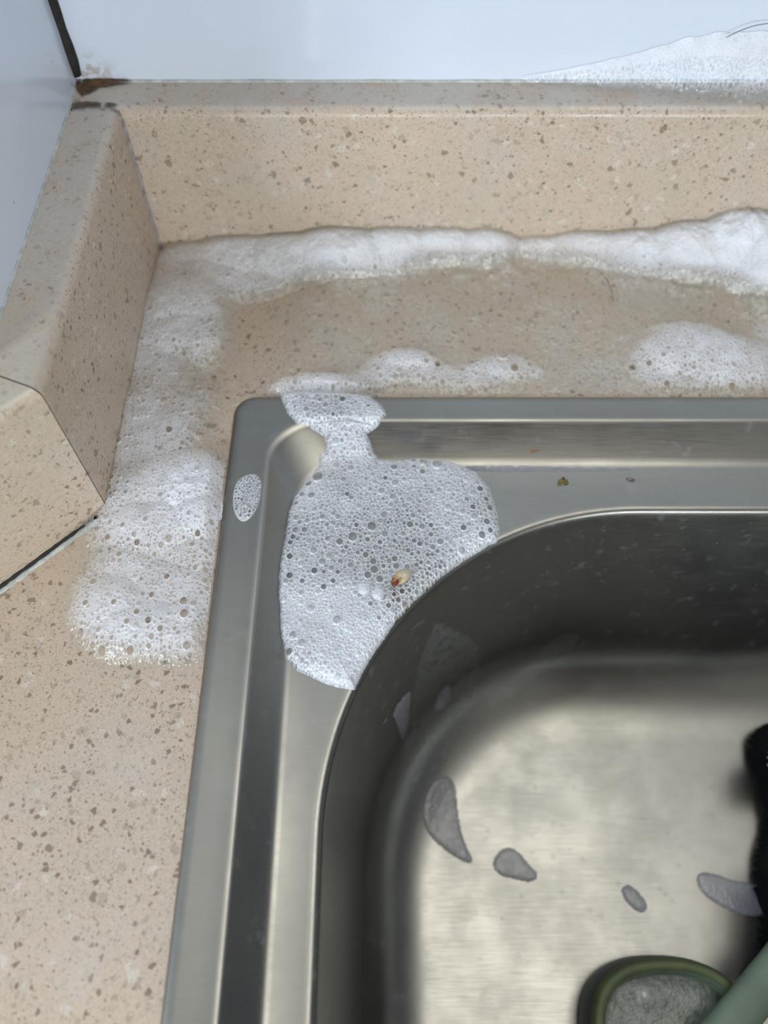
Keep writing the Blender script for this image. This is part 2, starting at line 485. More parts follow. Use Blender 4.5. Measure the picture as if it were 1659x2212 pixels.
def poly_sdf(X, Y, pts):
    d = np.full(X.shape, 1e9); inside = np.zeros(X.shape, bool)
    n = len(pts)
    for i in range(n):
        ax, ay = pts[i][:2]; bx_, by_ = pts[(i + 1) % n][:2]
        ex, ey = bx_ - ax, by_ - ay
        t = np.clip(((X - ax) * ex + (Y - ay) * ey) / (ex * ex + ey * ey + 1e-18), 0, 1)
        d = np.minimum(d, (X - ax - t * ex) ** 2 + (Y - ay - t * ey) ** 2)
        if abs(ey) > 1e-12:
            c = ((ay > Y) != (by_ > Y)) & (X < ex * (Y - ay) / ey + ax)
            inside ^= c
    d = np.sqrt(d)
    return np.where(inside, d, -d)
def smooth_poly(pts, k=2):
    pts = [tuple(p) for p in pts]
    for _ in range(k):
        q = []
        for i in range(len(pts)):
            a, b = pts[i], pts[(i + 1) % len(pts)]
            q.append((a[0] * .75 + b[0] * .25, a[1] * .75 + b[1] * .25)); q.append((a[0] * .25 + b[0] * .75, a[1] * .25 + b[1] * .75))
        pts = q
    return pts

def pack(shape, step, ok, classes, seed, big=(), ys=1.0, prob=None):
    """Scatter bubbles without overlap. classes: (rmin, rmax, tries). Returns opening, dome, rim rasters."""
    rs = np.random.RandomState(seed)
    H_, W_ = shape
    occ = np.zeros(shape, bool); hole = np.zeros(shape, np.float32); dome = np.zeros(shape, np.float32); rim = np.zeros(shape, np.float32)
    yy, xx = np.nonzero(ok)
    def stamp(cx, cy, r, force=False, open_=None):
        R = int(r * 1.4 / step) + 2
        Ry = int(r * 1.4 * ys / step) + 2
        x0, x1, y0, y1 = int(cx) - R, int(cx) + R + 1, int(cy) - Ry, int(cy) + Ry + 1
        if x0 < 0 or y0 < 0 or x1 > W_ or y1 > H_: return
        gx = (np.arange(x0, x1) - cx) * step / r; gy = (np.arange(y0, y1) - cy) * step / (r * ys)
        q = np.sqrt(gx[None, :] ** 2 + gy[:, None] ** 2)
        ins = q < 0.98
        if not force and occ[y0:y1, x0:x1][ins].any(): return
        occ[y0:y1, x0:x1] |= q < 1.02
        e = min(0.45, 0.6 * step / r + 0.06)
        o = rs.uniform(0.55, 1.0) if open_ is None else open_
        hole[y0:y1, x0:x1] = np.maximum(hole[y0:y1, x0:x1], o * (1 - smooth01(q, 0.86 - e, 0.90 + e * 0.5)))
        dome[y0:y1, x0:x1] = np.maximum(dome[y0:y1, x0:x1], np.sqrt(np.clip(1 - q * q, 0, 1)) * r * 0.55)
        rim[y0:y1, x0:x1] = np.maximum(rim[y0:y1, x0:x1], np.exp(-((q - 1.0) / (0.10 + step / r * 0.5)) ** 2))
    for (cx, cy, r) in big: stamp(cx, cy, r, True, 1.5)
    if len(xx) == 0: return hole, dome, rim
    for (a, b, tries) in classes:
        idx = rs.randint(0, len(xx), tries)
        rad = rs.uniform(0, 1, tries) ** 1.6 * (b - a) + a
        pr = rs.uniform(0, 1, tries)
        for k in range(tries):
            x, y = xx[idx[k]], yy[idx[k]]
            if occ[y, x]: continue
            if prob is not None and a > 0.0004 and pr[k] > prob[y, x]: continue
            stamp(x + 0.3, y + 0.3, rad[k])
    return hole, dome, rim

def grid_mesh(name, P, keep, film, mat):
    """P: H x W x 3 points, keep: bool per point."""
    Hh, Ww = keep.shape
    q = keep[:-1, :-1] & keep[1:, :-1] & keep[:-1, 1:] & keep[1:, 1:]
    idm = np.arange(Hh * Ww).reshape(Hh, Ww)
    F = np.stack([idm[:-1, :-1][q], idm[:-1, 1:][q], idm[1:, 1:][q], idm[1:, :-1][q]], 1)
    used = np.zeros(Hh * Ww, bool); used[F.ravel()] = True
    remap = np.cumsum(used) - 1
    F = remap[F]
    V = P.reshape(-1, 3)[used].astype(np.float32)
    me = bpy.data.meshes.new(name)
    me.vertices.add(len(V)); me.vertices.foreach_set('co', V.ravel())
    me.loops.add(F.size); me.loops.foreach_set('vertex_index', F.ravel().astype(np.int32))
    me.polygons.add(len(F)); me.polygons.foreach_set('loop_start', np.arange(0, F.size, 4, dtype=np.int32))
    me.update(calc_edges=True)
    at = me.attributes.new('film', 'FLOAT', 'POINT')
    at.data.foreach_set('value', film.ravel()[used].astype(np.float32))
    return link(name, me, mat)

def base_grid(xs, ys, tree, coarse=5):
    cx = xs[::coarse]; cy = ys[::coarse]
    if cx[-1] < xs[-1]: cx = np.append(cx, xs[-1])
    if cy[-1] < ys[-1]: cy = np.append(cy, ys[-1])
    Z = np.zeros((len(cy), len(cx)))
    for j, y in enumerate(cy):
        for i, x in enumerate(cx):
            h = tree.ray_cast(Vector((x, y, 0.1)), Vector((0, 0, -1)))
            Z[j, i] = h[0].z if h[0] is not None and h[0].z > -0.2 else 0.0
    t = np.array([np.interp(xs, cx, row) for row in Z])
    return np.array([np.interp(ys, cy, t[:, i]) for i in range(t.shape[1])]).T

# ---- stains: thin dirt deposits with their own outline
def mat_deposit(name, c1, c2, rough=0.7):
    t = NT(name)
    cc = t.mix(t.mr(t.noise(420, 4, rough=0.7), 0.35, 0.65), c1, c2)
    p = t.bsdf(Base_Color=cc, Roughness=rough, Normal=t.bump(t.noise(900, 3), 0.0003, 0.8))
    tr = t.node('ShaderNodeBsdfTransparent').outputs[0]
    return t.done(t.node('ShaderNodeMixShader', {0: t.attr('film'), 1: tr, 2: p}).outputs[0])
def deposit(poly, z, mat, label, dens, th, seed, soft=0.002, cell=0.003, cut=(0.4, 0.6), tree=None, cat='stain', name='stain'):
    pts = [tuple(W(u, v, z)[:2]) for u, v in poly]
    st = 0.0003
    xs = np.arange(min(p[0] for p in pts), max(p[0] for p in pts), st); ys = np.arange(min(p[1] for p in pts), max(p[1] for p in pts), st)
    X, Y = np.meshgrid(xs, ys)
    sd = poly_sdf(X, Y, smooth_poly(pts, 2)); n = vnoise(X, Y, cell, seed)
    f = smooth01(sd, 0, soft) * smooth01(n + 0.25 * smooth01(sd, 0, soft * 3), *cut) * dens
    Z = base_grid(xs, ys, tree, 3) if tree else np.full(X.shape, z)
    o = grid_mesh(name, np.stack([X, Y, Z + 0.00015 + th * f * n], -1), f > 0.02, f, mat)
    return tag(o, label, cat)
deposit([(158,176),(200,168),(260,170),(300,178),(240,186),(205,196),(180,214),(165,200)], HS + 0.0004, mat_deposit('brown_grime', (0.14, 0.065, 0.018), (0.03, 0.018, 0.010)), 'patch of dark brown grime in the wall corner on top of the upstand', 0.95, 0.0012, 3, 0.0012, 0.003, (0.25, 0.5), name='grime', cat='grime')
deposit([(150,222),(190,216),(260,222),(255,232),(180,230),(155,240)], HS + 0.0003, mat_deposit('dark_grime', (0.12, 0.09, 0.05), (0.05, 0.04, 0.03)), 'small dark smudge where the left upstand meets the back one, under the brown grime', 0.8, 0.0004, 13, 0.001, 0.003, (0.35, 0.6), name='grime', cat='grime')
deposit([(440,905),(480,915),(498,950),(496,985),(470,960),(440,930)], 0.0002, mat_deposit('rusty_smudge', (0.30, 0.17, 0.08), (0.22, 0.13, 0.07)), 'rusty smudge on the stone beside the left edge of the sink', 0.55, 0.0001, 23, 0.002, 0.004, (0.35, 0.65))
deposit([(820,922),(900,918),(1000,935),(1010,960),(960,985),(870,980),(815,955)], -0.001, mat_deposit('bluish_tarnish', (0.10, 0.11, 0.17), (0.14, 0.12, 0.14)), 'bluish tarnish on the step of the back rim right of the foam neck', 0.35, 0.00002, 33, 0.007, 0.02, (0.25, 0.8), SINK)
deposit([(980,1003),(1100,1002),(1250,1006),(1380,1006),(1380,1016),(1200,1018),(1060,1020),(990,1014)], -0.006, mat_deposit('lime_residue', (0.42, 0.42, 0.46), (0.34, 0.34, 0.38)), 'whitish line of limescale along the foot of the back rim step', 0.5, 0.00004, 43, 0.0006, 0.003, (0.38, 0.6), SINK)

# ---- foam pool in the sink corner
OUT = [(600,846),(612,872),(622,892),(640,912),(665,925),(698,938),(702,950),(697,965),(690,985),(688,1005),(661,1036),(636,1070),(623,1107),(616,1157),(609,1200),(604,1242),(603,1284),(606,1326),(605,1356),(611,1390),(616,1423),(640,1446),(674,1462),(703,1475),(737,1485),(775,1487),(800,1470),(825,1446),(842,1419),(855,1385),(872,1349),(904,1329),(926,1332),(939,1318),(956,1284),(990,1250),(1015,1225),(1049,1206),(1074,1179),(1081,1141),(1076,1098),(1060,1052),(1034,1020),(998,1001),(956,992),(906,989),(851,993),(821,991),(809,963),(794,934),(817,913),(836,892),(826,872),(800,858),(770,850),(700,838),(640,834)]
pts = []
for (u, v) in OUT:
    z = 0.0045 if v < 925 else (0.001 if v < 985 else -0.0050)
    if v < 864: z = 0.0025
    p = W(u, v, z); pts.append((p.x, p.y))
STEP = 0.00018
xs = np.arange(-0.052, 0.060, STEP); ys = np.arange(0.060, 0.240, STEP)
X, Y = np.meshgrid(xs, ys)
sd = poly_sdf(X, Y, pts)
sd = sd + (vnoise(X, Y, 0.002, 5) - 0.5) * 0.0006
lipd = np.hypot(X - (BX + BR), Y - (BY - BR)) - (BR + 0.0008)
sd = np.minimum(sd, lipd + (vnoise(X, Y, 0.004, 6) - 0.5) * 0.001)
B = base_grid(xs, ys, SINK)
outside = (Y > SY)
B = np.where(outside, 0.0, np.maximum(B, -0.0105))
ok = (sd > 0.0002)
nz = vnoise(X, Y, 0.016, 11)
# open, bubbly areas versus dense white ones
def gpx(u, v, ru, z=-0.004):
    p = W(u, v, z); r = ru * 0.00018
    return np.exp(-((X - p.x) ** 2 + (Y - p.y) ** 2) / (r * r))
openn = 0.38 + 0.7 * (gpx(860, 1180, 120) + 0.8 * gpx(900, 1260, 80) + 0.5 * gpx(740, 1190, 100) + 0.5 * gpx(640, 1150, 50) + 0.6 * gpx(900, 1300, 60) + 0.5 * gpx(700, 880, 60, 0.004) + 0.35 * gpx(750, 1050, 60)
               + 0.4 * gpx(640, 1430, 50) + 0.5 * gpx(1040, 1100, 60)) - 0.35 * gpx(720, 1340, 110) - 0.25 * gpx(800, 1400, 90) - 0.2 * gpx(680, 1080, 60) + (nz - 0.5) * 0.5
openn = np.clip(openn, 0.12, 1.0)
BIGPX = [(943,1008,12.5),(914,1003,10.5),(851,1015,9),(893,998,6),(912,1026,7.5),(893,1014,6),(687,1037,13.5),(667,1050,8),(653,1073,7),(673,1077,9),(1036,1061,8),(1049,1083,6.5),(1057,1103,7.5),(1050,1133,8),(1058,1150,6.5),(1040,1160,8.5),(1000,1146,7.5),(1020,1103,7),
         (803,1143,11),(762,1165,11),(634,1165,6.5),(628,1178,6),(790,1204,7),(806,1218,8),(808,1236,9.5),(794,1171,6),(627,1208,7.5),(680,1240,8),(852,1213,7),(730,1242,5.5),(852,1174,5),(906,1181,6.5),(894,1174,6),(881,1195,6),(868,1282,6),(839,1313,6),(857,1337,7),(728,1345,9.5),(625,1410,8),(634,1376,9),(903,1200,5),(700,1242,5),(930,1160,6),(885,1140,8),(627,1250,8),(654,1262,6),(700,1275,7),(720,1262,6),(860,1300,6),(1022,1225,5),(832,1040,6),(750,1075,6),(640,1090,6),(770,1140,6),(930,1140,6),(800,1310,6),(818,1340,5),(740,868,8),(795,880,5),(720,900,5)]
big = []
for (u, v, r) in BIGPX:
    p = W(u, v, 0.005 if v < 930 else -0.0045)
    big.append(((p.x - xs[0]) / STEP, (p.y - ys[0]) / STEP, r * 0.00018))
hole, dome, rim = pack(X.shape, STEP, ok, [(0.0009, 0.0016, 500), (0.0006, 0.0010, 9000), (0.0004, 0.00062, 26000), (0.00028, 0.0004, 30000), (0.00022, 0.00028, 30000)], 21, big, 1.12, openn)
th = (0.0042 + 0.002 * (nz - 0.4)) * (1 - np.exp(-np.clip(sd, 0, 1) / 0.0022))
th = th * np.where(Y > 0.208, 0.75, 1.0)
Zs = B + th + dome * np.clip(sd / 0.001, 0, 1)
# foam bridges the step of the rim instead of following it exactly
film = 0.99 - hole * (0.25 + 0.78 * openn)
film = np.maximum(film, 0.75 * rim * (1 - openn * 0.4) * (hole < 0.25))
thin = 0.97 - 0.35 * np.clip(openn - 0.35, 0, 1)
film = np.clip(film, 0.05, 1) * np.clip(thin, 0.3, 1)
film *= 0.70 + 0.30 * smooth01(sd, 0.0002, 0.0016)
keep = (sd > 0.0)
P = np.stack([X, Y, Zs + 0.0001], -1)
P[..., 2] = np.where(sd < 0.0003, B + 0.0001, P[..., 2])
corner_foam = grid_mesh('soap_foam', P, keep, film, M_FOAM)
tag(corner_foam, 'thick bubbly white soap foam filling the rear left corner of the sink rim', 'foam', kind='stuff')

# ---- free standing larger bubbles in the corner foam
def bubble_mesh():
    bm = bmesh.new()
    bmesh.ops.create_uvsphere(bm, u_segments=32, v_segments=16, radius=1)
    bmesh.ops.delete(bm, geom=[v for v in bm.verts if v.co.z < -0.25], context='VERTS')
    me = bpy.data.meshes.new('bubble'); bm.to_mesh(me); bm.free()
    me.materials.append(M_BUB)
    me.polygons.foreach_set('use_smooth', [True] * len(me.polygons))
    return me
BUBM = bubble_mesh()
BUBP = BUBM.copy(); BUBP.materials.clear(); BUBP.materials.append(mat_bubble('milky_soap_film', (1, 1, 1), 0.38))
def bubble(parent, loc, r, flat=0.85, me=None):
    o = bpy.data.objects.new('bubble', me or BUBM); COL.objects.link(o)
    o.location = loc; o.scale = (r, r, r * flat)
    o.parent = parent
    return o
for (u, v, r) in [(786,1273,13),(817,1284,13),(638,1370,17),(729,937,8),(687,1037,14),(943,1008,13),(914,1003,11),(851,1015,9),(803,1143,12),(762,1165,12),(728,1345,10),(1040,1160,9),(673,1077,10)]:
    z = 0.0062 if v < 960 else (-0.0012 if v in (1273, 1284, 1370) else -0.0028)
    p = W(u, v, z)
    bubble(corner_foam, p, r * 0.00018, 0.85, BUBP if v in (1273, 1284) else None)

# ---- foam on the worktop along the upstands
STEP = 0.00025
xs = np.arange(-0.150, 0.2205, STEP); ys = np.arange(0.083, YF - 0.0002, STEP)
X, Y = np.meshgrid(xs, ys)
BL = [ # u, v, ru, rv, density, height mm, z of blob centre
 (640,535,105,42,1.0,11,6),(740,525,95,48,1.0,14,8),(700,560,90,28,.95,6,4),(800,570,80,24,.9,5,3),(860,515,80,40,1.0,14,8),(960,510,75,40,1.0,14,8),(1050,520,62,38,1.0,13,7),
 (1100,512,60,24,.75,7,4),(1180,520,80,30,.9,9,6),(1280,520,90,36,1.0,12,7),(1390,525,90,40,1.0,13,7),(1500,520,90,52,1.0,18,9),(1600,500,90,52,1.0,24,12),(1670,530,80,75,1.0,22,10),(1480,570,140,28,.85,6,4),(1640,590,90,38,.9,6,4),
 (430,530,70,38,.5,6,4),(520,520,80,50,.80,9,5),(560,600,70,34,.72,4,3),(470,590,80,44,.66,5,3),(360,580,50,50,.45,4,3),
 (390,655,90,50,.86,7,4),(400,720,80,44,.80,6,3),(320,740,60,60,.62,4,2),(330,800,70,50,.58,4,2),(440,770,40,36,.40,2,1),
 (300,880,80,50,.66,5,3),(370,930,70,60,.70,5,3),(290,960,60,60,.72,5,3),(420,860,60,40,.38,2,1),
 (420,1040,75,60,.95,8,4),(350,1050,80,60,.80,6,3),(440,1110,60,40,.92,7,3),(270,1060,50,50,.70,5,2),(330,1130,80,50,.86,6,3),(240,1140,60,40,.62,3,2),(420,1190,70,40,.70,3,2),
 (260,1230,80,60,.66,3,2),(330,1270,90,60,.72,3,2),(230,1310,75,55,.88,5,2),(290,1360,85,55,.92,5,2),(380,1350,60,60,.66,3,2),(430,1280,50,60,.55,2,1),(410,1410,50,30,.35,1,0),
 (680,838,95,28,.86,6,2),(860,795,85,34,.62,3,2),(880,775,60,22,.55,4,2),(790,830,50,24,.40,1,0),(960,815,70,30,.48,2,1),(1090,785,75,30,.55,3,2),(1040,820,60,26,.45,2,1),(1150,820,50,24,.35,1,0),
 (1470,740,90,48,.70,6,3),(1540,760,80,48,.68,5,3),(1400,790,70,34,.50,2,1),(1620,790,80,50,.62,4,2),(1500,820,120,28,.52,2,1),(1660,720,50,50,.45,2,1)]
dens = np.zeros(X.shape); hgt = np.zeros(X.shape)
for (u, v, ru, rv, dd, hh, zz) in BL:
    p = W(u, v, zz / 1000); a = W(u + ru, v, zz / 1000); b1 = W(u, v - rv, zz / 1000); b2 = W(u, v + rv, zz / 1000)
    rx = a.x - p.x; ry = abs(b1.y - b2.y) / 2
    q = ((X - p.x) / rx) ** 2 + ((Y - p.y) / ry) ** 2
    g = np.exp(-q ** 1.35 * 0.75)
    dens = 1 - (1 - dens) * (1 - dd * g)
    hgt = np.maximum(hgt, hh / 1000 * np.sqrt(g)) * 0.85 + 0.15 * (hgt + hh / 1000 * g * 0.5)
nA = vnoise(X, Y, 0.020, 31, 4); nB = vnoise(X, Y, 0.005, 32, 3)
# wet sudsy film everywhere behind the sink
filmz = smooth01(Y, 0.222, 0.232) * smooth01(X, -0.085, -0.02)
thinf = 0.26 + 0.10 * smooth01(nA, 0.40, 0.66)
dens = np.maximum(dens, filmz * thinf)
dens = np.clip(dens * (0.82 + 0.36 * (nB - 0.2)) + (nA - 0.5) * 0.25 * smooth01(dens, 0.4, 0.6), 0, 1)
dd = np.maximum(SX - X, Y - SY)
insink = (dd < -0.0012) | ((dd < 0.0002) & (dens < 0.62))
crn = (X < SX + 0.009) & (Y > SY - 0.009) & (((X - SX - 0.0095) ** 2 + (Y - SY + 0.0095) ** 2) > 0.0097 ** 2)
insink = insink & ~crn
nd = (X - C0.x) * (-R2) + (Y - C0.y) * R2
wall = np.where(Y > YC, X < XF + 0.0001, (nd > -0.0001) & (X < XF + 0.0))
ok = (dens > 0.10) & ~insink & ~wall
bubp = np.clip(0.25 + 1.3 * (1 - dens), 0, 1) * smooth01(0.30 - Y, -0.02, 0.12)
bigc = []
for (u, v, r) in [(428,838,16),(398,1302,8),(430,1160,6),(400,1330,9),(175,1245,10),(205,1262,7),(190,1310,6),(252,1310,6),(325,1348,7),(280,1352,6),(175,1370,8),(222,1408,8),(285,1410,7),(350,1365,6),(362,1250,6),(245,1040,7),(245,1000,6),(240,1062,6),(370,940,8),(430,940,6),(1085,770,14),(1110,800,10),(1365,797,9),(1580,838,8),(650,838,0.1),(1165,838,9),(945,790,8),(1400,790,7),(1440,830,7),(300,1330,6),(330,1290,6),(300,1180,6),(235,1165,6),(180,1140,5),(210,1122,6)]:
    p = W(u, v, 0.002); bigc.append(((p.x - xs[0]) / STEP, (p.y - ys[0]) / STEP, max(r, 2) * 0.00019))
hole, dome, rim = pack(X.shape, STEP, ok, [(0.0011, 0.0018, 160), (0.0007, 0.0012, 1800), (0.00045, 0.0007, 12000), (0.00034, 0.00045, 16000)], 44, bigc, 1.2, bubp)
film = dens * (1 - hole * np.clip(1.05 - 0.55 * dens, 0, 0.9)) + 0.12 * rim * (hole < 0.3) * dens
ramp = np.clip(smooth01(dens, 0.05, 0.30), 0, 1)
film = np.clip(film * (0.35 + 0.65 * ramp), 0, 1)
hgt = hgt * smooth01(dens, 0.10, 0.5) * (0.95 + 0.12 * nB)
far = smooth01(Y, 0.20, 0.30)
# dense foam is a thick cushion; sides fall to the stone
film = np.maximum(film, smooth01(hgt, 0.006, 0.012) * (0.86 + 0.10 * nB))
film = film * (0.12 + 0.88 * smooth01(YF - Y, -0.001, 0.003 + 0.008 * nB))
hgt = hgt * (0.15 + 0.85 * smooth01(dd, -0.001, 0.006))
Zc = 0.0003 + 0.0030 * (1 - smooth01(dd, -0.0002, 0.0008)) + hgt + 0.0005 * ramp + dome * 0.8 * ramp
keep = (dens > 0.055) & ~insink & ~wall
keep &= film > 0.02
counter_foam = grid_mesh('soap_foam', np.stack([X, Y, Zc], -1), keep, film, M_FOAMW)
tag(counter_foam, 'spread of white suds on the stone worktop around the back and left of the sink', 'foam', kind='stuff')
for (u, v, r) in [(479,1078,10),(428,838,15),(232,1412,7),(175,1370,7),(176,1245,10),(1085,770,13),(400,1302,8)]:
    bubble(counter_foam, W(u, v, 0.002), r * 0.0002)

# ---- mound of foam lying on the back upstand against the tiles
xs = np.arange(0.06, 0.235, STEP); ys = np.arange(YF - 0.0035, YB - 0.0004, STEP)
X, Y = np.meshgrid(xs, ys)
prof_u = [1120, 1200, 1300, 1400, 1480, 1560, 1660, 1800]
prof_v = [172, 160, 139, 112, 86, 72, 72, 76]
px_, pz_ = [], []
for u, v in zip(prof_u, prof_v):
    a, b = (u - CU) / FPX, (v - CV) / FPX
    t = (YB - 0.001) / (CP - SP * b)
    px_.append(a * t); pz_.append(HC + t * (-SP - CP * b) - HS)
top = np.interp(X, px_, pz_)
front_px = [(1100, 176), (1200, 186), (1320, 196), (1420, 204), (1500, 216), (1560, 226), (1660, 232), (1800, 236)]
fx_, fy_ = [], []
for u, v in front_px:
    p = W(u, v, HS); fx_.append(p.x); fy_.append(p.y)
front = np.interp(X, fx_, fy_) + (vnoise(X, Y, 0.008, 71) - 0.5) * 0.003
s = np.clip((Y - front) / (YB - front + 1e-6), 0, 1)
nB = vnoise(X, Y, 0.006, 72)
hh = np.clip(top, 0, 1) * (s ** 0.9) * (0.9 + 0.1 * nB) + 0.0016 * np.sqrt(s) * (top > 0.0005)
dens = smooth01(s, 0.0, 0.45) * smooth01(top, 0.0, 0.003) * (0.75 + 0.4 * nB)
dens = np.clip(dens, 0, 1)
hole, dome, rim = pack(X.shape, STEP, (dens > 0.05) & (s < 0.6), [(0.0007, 0.0012, 120), (0.0004, 0.0008, 2500), (0.0003, 0.00045, 5000)], 77, (), 1.0, np.clip(1.3 - s * 1.6, 0.05, 1))
film = np.clip(dens * (1 - hole * 0.75 * (1 - smooth01(s, 0.3, 0.8) * 0.8)), 0, 1)
edge = np.where(Y < YF + 0.0042, (YF + 0.0042 - Y), 0)
drop = np.where(edge > 0, 0.0042 - np.sqrt(np.clip(0.0042 ** 2 - edge ** 2, 0, 1)), 0)
wf = grid_mesh('soap_foam', np.stack([X, Y, HS + 0.0002 + hh + dome * 0.6 - drop], -1), (film > 0.02) & (Y > YF), film, M_FOAM)
tag(wf, 'mound of white suds on top of the back upstand against the tiles, upper right', 'foam', kind='stuff')
for (u, v, r) in [(1595,196,5),(1612,193,5),(1588,208,6),(1620,210,6),(1570,205,5),(1598,222,6),(1605,205,5),(1458,147,4),(1415,187,5)]:
    bubble(wf, W(u, v, HS + 0.002), r * 0.00022)

# ------------------------------------------------------------------ patches of suds, laid on the surface they cling to
def cling(name, poly, thick, mat, dens=0.9, step=2.0, holes=None, seed=1, edge=4.0, zoff=0.0, tree=None, sm=2, nz=0.25):
    tree = tree or SINK
    pp = smooth_poly(poly, sm)
    us = np.arange(min(p[0] for p in pp) - 4, max(p[0] for p in pp) + 4, step)
    vs = np.arange(min(p[1] for p in pp) - 4, max(p[1] for p in pp) + 4, step)
    U, V = np.meshgrid(us, vs)
    sd = poly_sdf(U, V, pp)
    P = np.zeros(U.shape + (3,)); ok = np.zeros(U.shape, bool)
    hfac = thick * (1 - np.exp(-np.clip(sd, 0, 999) / edge))
    if holes:
        hole, dome, rim = pack(U.shape, step, sd > 3, holes, seed)
        hfac = hfac + dome * 0.00008
    else: hole = np.zeros(U.shape)
    nn = vnoise(U, V, 22, seed + 5)
    org = Vector((0, 0, HC))
    for j in range(U.shape[0]):
        for i in range(U.shape[1]):
            if sd[j, i] < -step: continue
            h = tree.ray_cast(org, RAY(U[j, i], V[j, i]))
            if h[0] is None: continue
            n = h[1] if h[1].dot(org - h[0]) > 0 else -h[1]
            P[j, i] = h[0] + n * (0.00012 + zoff + float(hfac[j, i])); ok[j, i] = True
    film = np.clip(dens * (0.75 + 0.25 * smooth01(sd, 0, edge)) * (1 - hole) * (1 - nz + 2 * nz * nn), 0, 1)
    P = P[::-1]; return grid_mesh(name, P, (ok & (sd > 0))[::-1], film[::-1], mat)

M_SUDS_DIM = mat_foam('thin_suds_in_shade', (0.36, 0.365, 0.40), 1300, 0.9)  # thin grey suds, tint darkened to carry the bowl's shade
o = cling('soap_foam', [(538,1024),(556,1024),(566,1040),(564,1066),(560,1090),(548,1115),(530,1129),(516,1126),(504,1105),(502,1075),(508,1046),(520,1032)], 0.0009, M_FOAM, 0.80, 1.0,
          [(3.4, 4.2, 30), (2.3, 3.0, 150), (1.5, 2.1, 900)], 9, 5)
tag(o, 'small oval patch of foam on the left rim of the sink beside the corner', 'foam')
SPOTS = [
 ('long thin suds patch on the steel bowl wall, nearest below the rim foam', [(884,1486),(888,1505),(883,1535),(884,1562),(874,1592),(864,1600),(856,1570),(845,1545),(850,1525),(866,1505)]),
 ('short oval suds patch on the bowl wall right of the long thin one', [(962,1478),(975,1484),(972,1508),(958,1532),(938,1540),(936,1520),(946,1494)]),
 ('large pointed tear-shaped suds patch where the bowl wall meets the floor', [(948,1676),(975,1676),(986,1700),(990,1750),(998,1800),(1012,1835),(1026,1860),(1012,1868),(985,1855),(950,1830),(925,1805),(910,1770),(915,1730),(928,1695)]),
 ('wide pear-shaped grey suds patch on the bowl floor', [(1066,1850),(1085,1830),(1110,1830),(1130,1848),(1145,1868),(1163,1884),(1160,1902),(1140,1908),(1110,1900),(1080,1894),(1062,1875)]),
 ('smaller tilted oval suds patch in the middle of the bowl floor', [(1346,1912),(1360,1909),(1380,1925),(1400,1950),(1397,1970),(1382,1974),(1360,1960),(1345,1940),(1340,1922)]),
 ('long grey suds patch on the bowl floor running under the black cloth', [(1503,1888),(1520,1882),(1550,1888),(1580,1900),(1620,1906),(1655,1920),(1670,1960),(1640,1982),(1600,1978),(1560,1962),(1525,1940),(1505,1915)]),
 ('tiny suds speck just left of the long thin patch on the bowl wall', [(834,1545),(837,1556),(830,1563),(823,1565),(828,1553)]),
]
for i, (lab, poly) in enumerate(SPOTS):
    tag(cling('suds_patch', poly, 0.0012, M_SUDS_DIM, 0.78, 2.5, None, 60 + i, 4), lab, 'suds', 'suds patches in the bowl')
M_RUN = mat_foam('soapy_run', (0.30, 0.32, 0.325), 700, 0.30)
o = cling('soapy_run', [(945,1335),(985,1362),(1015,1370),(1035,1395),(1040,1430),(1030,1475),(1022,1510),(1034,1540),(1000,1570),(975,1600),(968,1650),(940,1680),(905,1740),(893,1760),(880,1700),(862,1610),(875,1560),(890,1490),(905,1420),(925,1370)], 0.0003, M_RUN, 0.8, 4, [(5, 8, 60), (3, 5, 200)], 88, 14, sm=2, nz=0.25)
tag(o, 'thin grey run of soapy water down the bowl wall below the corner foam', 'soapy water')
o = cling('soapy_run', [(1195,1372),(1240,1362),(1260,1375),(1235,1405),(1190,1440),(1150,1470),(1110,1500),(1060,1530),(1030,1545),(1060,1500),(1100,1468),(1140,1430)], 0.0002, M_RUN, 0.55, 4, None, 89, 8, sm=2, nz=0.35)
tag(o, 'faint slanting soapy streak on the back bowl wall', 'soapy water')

# water beads
def bead_mesh():
    bm = bmesh.new()
    bmesh.ops.create_uvsphere(bm, u_segments=14, v_segments=10, radius=1)
    bmesh.ops.delete(bm, geom=[v for v in bm.verts if v.co.z < -0.15], context='VERTS')
    me = bpy.data.meshes.new('water_drop'); bm.to_mesh(me); bm.free()
    me.materials.append(M_DROP)
    me.polygons.foreach_set('use_smooth', [True] * len(me.polygons))
    return me
BEAD = bead_mesh()
def bead(u, v, r, group, label, st=1.0):
    h = SINK.ray_cast(Vector((0, 0, HC)), RAY(u, v))
    if h[0] is None: return
    n = h[1] if h[1].dot(Vector((0, 0, HC)) - h[0]) > 0 else -h[1]
    o = bpy.data.objects.new('water_drop', BEAD); COL.objects.link(o)
    o.location = h[0] + n * 0.00002
    k = h[3] / FPX
    o.scale = (r * k, r * k * st, r * k * 0.5)
    o.rotation_euler = n.to_track_quat('Z', 'Y').to_euler()
    return tag(o, label, 'water drop', group)
rnd = random.Random(12)
for i in range(34):
    bead(rnd.uniform(1060, 1600), rnd.uniform(1160, 1420), rnd.uniform(2, 4.2), 'drops on the back bowl wall', 'tiny water drop clinging to the dark back wall of the bowl', 1.5)
for i in range(44):
    v = rnd.uniform(1560, 2180)
    bead(rnd.uniform(715, 800), v, rnd.uniform(1.8, 4.0), 'drops on the left bowl wall', 'tiny water drop clinging to the dark left wall of the bowl', 1.9)
for i in range(46):
    v = rnd.uniform(985, 1400)
    bead(np.interp(v, [985, 1100, 1400], [655, 598, 572]) + rnd.uniform(-6, 18), v, rnd.uniform(1.2, 2.6), 'drops on the rim step', 'tiny water drop on the sloping step of the left rim')
